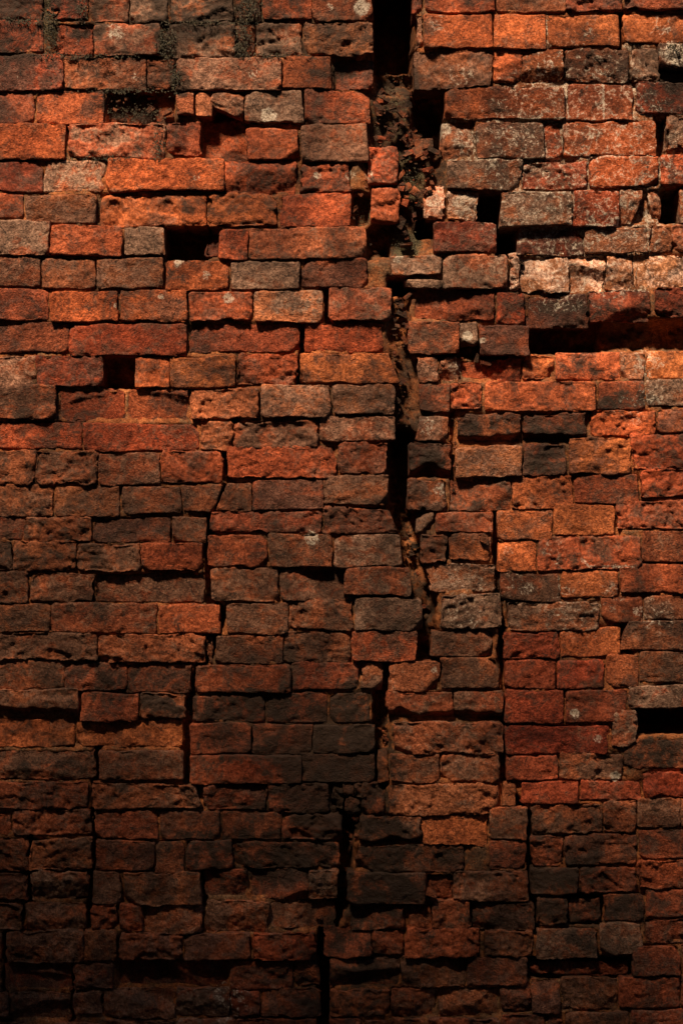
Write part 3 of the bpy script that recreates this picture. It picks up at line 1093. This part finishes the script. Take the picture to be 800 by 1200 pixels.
# loose rubble caught in the cracks
CUBE = np.array([[-1, -1, -1], [1, -1, -1], [1, 1, -1], [-1, 1, -1], [-1, -1, 1], [1, -1, 1], [1, 1, 1], [-1, 1, 1]], float)
CUBEQ = np.array([[0, 3, 2, 1], [4, 5, 6, 7], [0, 1, 5, 4], [1, 2, 6, 5], [2, 3, 7, 6], [3, 0, 4, 7]])
def shard(u, v, z, r, code, seed):
    rng = np.random.default_rng(seed)
    p = CUBE * rng.uniform([.6, .35, .4], [1.4, .8, 1.0]) * r + rng.normal(0, .24 * r, (8, 3))
    t = rng.normal(0, .5)
    p[:, :2] = p[:, :2] @ np.array([[math.cos(t), math.sin(t)], [-math.sin(t), math.cos(t)]])
    p += [u, v, z]
    c, kk, amt = CLAY[code]
    t = np.exp(rng.normal(-.45, .35))
    return p, CUBEQ, {'clay': np.tile([*(np.array(c) * t), rng.random()], (8, 1)), 'crust': np.tile([*(np.array(kk) * t), amt], (8, 1)), 'stain': np.tile([0., .4, 0, 0], (8, 1))}
rub = Pile()
spots = []
for (a, b, c, d, n, r0, r1) in ((440, 84, 500, 170, 110, 2, 6), (468, 170, 515, 290, 80, 2, 7), (432, 260, 456, 300, 22, 2, 6), (412, 190, 434, 262, 25, 2, 5),
                                (460, 340, 480, 520, 70, 2, 5), (462, 520, 480, 620, 40, 2, 5), (476, 620, 506, 772, 50, 2, 6), (438, 775, 456, 920, 40, 2, 5),
                                (400, 900, 418, 1060, 45, 2, 5), (374, 1070, 392, 1200, 30, 2, 5), (528, 484, 534, 600, 14, 1.5, 3), (127, 110, 203, 143, 22, 2, 5),
                                (540, 404, 612, 424, 30, 2, 6), (598, 300, 612, 340, 14, 2, 4), (726, 728, 742, 764, 16, 2, 5),
                                (54, 0, 66, 62, 16, 2, 5), (560, 640, 580, 655, 4, 3, 6), (520, 400, 540, 418, 8, 3, 6)):
    for k in range(n): spots.append((rr.uniform(a, c), rr.uniform(b, d), (.8 + .75 * r1 * rr.random() ** 3)))
cds = core_depth(np.array([s[0] for s in spots]), np.array([s[1] for s in spots]))
for k, (u, v, r) in enumerate(spots):
    z = -cds[k] + r * .4 if cds[k] > 21 else -7 - r * .3
    rub.add(*shard(u, v, z, r, rr.choice('RBBDKKB'), 500 + k))
for k, (u, v, z, r) in enumerate([(567, 631, 2, 6), (504, 1045, 3, 6), (508, 1052, 3, 5), (480, 160, -14, 11), (495, 165, -16, 9), (489, 176, -18, 9)]):
    rub.add(*shard(u, v, z, r, 'PBB'[k % 3], 3500 + k))
rub.build('rubble', M_CORE, wall, smooth=False)

# dry moss and rootlets growing out of the joints
mm = plain_material('dry_moss', (.014, .011, .006), (.075, .056, .027), 120)
mv, mt = [], []
for (a, b, rx, ry, n, front) in ((455, 120, 20, 34, 170, 0), (478, 200, 20, 30, 420, 0), (476, 288, 14, 18, 360, 0), (424, 235, 9, 30, 180, 0), (160, 132, 34, 10, 300, -6),
                                 (30, 25, 40, 4, 160, 2), (100, 66, 60, 3, 160, 2), (240, 27, 50, 3, 160, 2), (285, 45, 10, 26, 300, 2), (198, 50, 9, 24, 240, 2), (320, 66, 40, 3, 120, 2), (150, 107, 50, 3, 140, 2), (60, 40, 10, 40, 260, 1),
                                 (57, 15, 7, 28, 260, 0), (62, 55, 7, 14, 160, 0), (292, 10, 12, 18, 420, 1), (190, 52, 6, 14, 220, 1), (206, 92, 6, 15, 220, 1), (96, 10, 7, 14, 120, 2),
                                 (186, 170, 8, 20, 120, 1), (280, 60, 6, 10, 120, 1), (130, 186, 40, 3, 120, 1), (448, 215, 18, 4, 140, 0), (788, 58, 12, 6, 80, 8)):
    uu_ = np.array([rr.gauss(a, rx * .5) for _ in range(n)])
    vv_ = np.array([rr.gauss(b, ry * .5) for _ in range(n)])
    zz_ = -core_depth(uu_, vv_) + 4 if front == 0 else np.full(n, float(front))
    for k in range(n):
        u, v, z = uu_[k], vv_[k], zz_[k] + rr.uniform(-3, 4)
        L_ = rr.uniform(.8, 2.4) * (1.8 if front > 0 else 1)
        an, el = rr.uniform(0, 2 * math.pi), rr.uniform(-.3, 1.2)
        t = np.array([math.cos(an) * math.cos(el), math.sin(an) * math.cos(el), math.sin(el)]) * L_
        w_ = np.array([-math.sin(an), math.cos(an), rr.uniform(-.4, .4)]) * rr.uniform(.35, .8)
        o_ = np.array([u, v, z])
        i0 = len(mv)
        mv += [o_ - w_, o_ + w_, o_ + t * .6 + w_ * .8 + [0, .3, 0], o_ + t]
        mt += [(i0, i0 + 1, i0 + 2), (i0, i0 + 2, i0 + 3)]
moss_me = make_mesh('moss', to_world(np.array(mv)), np.zeros((0, 4), int), {}, mm, tris=np.array(mt), smooth=False)
moss = link('moss', moss_me, wall)
moss['kind'] = 'stuff'

# ------------------------------------------------------------------ added unseen building that shades the lower wall
bm_wall = plain_material('dark_render', (.10, .065, .045), (.16, .10, .07), 3)
bm_trim = plain_material('stone_trim', (.20, .17, .14), (.28, .24, .20), 9)
bm_roof = plain_material('clay_roof', (.14, .05, .03), (.22, .08, .05), 20)
bm_glass = plain_material('dark_pane', (.02, .02, .022), (.03, .03, .033), 3, .15)
SHADE_Y, BH = -6.4, 7.2
RIDGE_X, RIDGE_Z, PITCH = -7.0, 12.38, .28  # roofline placed so its soft shadow falls across the lower brick wall
def boxes(name, bs, mat, parent):
    vs_, qs = [], []
    for (x0, y0, z0, x1, y1, z1) in bs:
        k = len(vs_)
        vs_ += [(x0, y0, z0), (x1, y0, z0), (x1, y1, z0), (x0, y1, z0), (x0, y0, z1), (x1, y0, z1), (x1, y1, z1), (x0, y1, z1)]
        qs += [(k, k + 3, k + 2, k + 1), (k + 4, k + 5, k + 6, k + 7), (k, k + 1, k + 5, k + 4), (k + 1, k + 2, k + 6, k + 5), (k + 2, k + 3, k + 7, k + 6), (k + 3, k, k + 4, k + 7)]
    return link(name, make_mesh(name, np.array(vs_, float), np.array(qs), {}, mat, smooth=False), parent)
shade_house = link('added_shade_building', None)
shade_house['label'] = 'added dark rendered building, unseen behind the viewer, that shades the lower wall'
shade_house['category'] = 'added shade blocker'
HL, HR = RIDGE_X - (RIDGE_Z - BH) / PITCH, RIDGE_X + (RIDGE_Z - BH) / PITCH
WZ = (1.0, 4.4)
wins = [(x, z) for x in (-21, -17, -13, -9, -5, -1, 3, 7) for z in WZ]
bs = []
cols = sorted({x for x, z in wins})
edges = [HL] + [e for x in cols for e in (x - .5, x + .5)] + [HR]
for i in range(0, len(edges), 2): bs.append((edges[i], SHADE_Y - .4, 0, edges[i + 1], SHADE_Y, BH))
for x in cols:
    z = 0
    for zb in WZ:
        bs.append((x - .5, SHADE_Y - .4, z, x + .5, SHADE_Y - .003, zb)); z = zb + 1.5
    bs.append((x - .5, SHADE_Y - .4, z, x + .5, SHADE_Y - .003, BH))
bs.append((HL, SHADE_Y - 6, 0, HR, SHADE_Y - .404, BH))
boxes('wall', bs, bm_wall, shade_house)
for (x, z) in wins:
    w = boxes('window', [(x - .5, SHADE_Y - .2, z, x - .44, SHADE_Y - .12, z + 1.5), (x + .44, SHADE_Y - .2, z, x + .5, SHADE_Y - .12, z + 1.5),
                         (x - .44, SHADE_Y - .2, z, x + .44, SHADE_Y - .12, z + .06), (x - .44, SHADE_Y - .2, z + 1.44, x + .44, SHADE_Y - .12, z + 1.5), (x - .02, SHADE_Y - .2, z + .06, x + .02, SHADE_Y - .12, z + 1.44)], bm_trim, shade_house)
    boxes('pane', [(x - .44, SHADE_Y - .18, z + .06, x + .44, SHADE_Y - .17, z + 1.44)], bm_glass, w)
    boxes('sill', [(x - .58, SHADE_Y - .1, z - .08, x + .58, SHADE_Y + .07, z - .003)], bm_trim, w)
# gable and pitched roof of the added building, sloped to slant its shade
def prism(name, outline, y0, y1, mat, parent):
    n = len(outline)
    vs_ = [(x, y0, z) for x, z in outline] + [(x, y1, z) for x, z in outline]
    qs = [(i, (i + 1) % n, n + (i + 1) % n, n + i) for i in range(n)]
    if n == 4: qs += [(3, 2, 1, 0), (4, 5, 6, 7)]
    ts = [(2, 1, 0), (3, 4, 5)] if n == 3 else None
    return link(name, make_mesh(name, np.array(vs_, float), np.array(qs), {}, mat, tris=None if ts is None else np.array(ts), smooth=False), parent)
half = (RIDGE_Z - BH) / PITCH
prism('gable', [(RIDGE_X - half, BH + .003), (RIDGE_X + half, BH + .003), (RIDGE_X, RIDGE_Z)], SHADE_Y - 6, SHADE_Y - .002, bm_wall, shade_house)
for sgn in (-1, 1):
    e = half + .4
    prism('roof', [(RIDGE_X, RIDGE_Z + .02), (RIDGE_X + sgn * e, RIDGE_Z + .02 - e * PITCH), (RIDGE_X + sgn * e, RIDGE_Z + .18 - e * PITCH), (RIDGE_X, RIDGE_Z + .18)], SHADE_Y - 6.2, SHADE_Y + .18, bm_roof, shade_house)
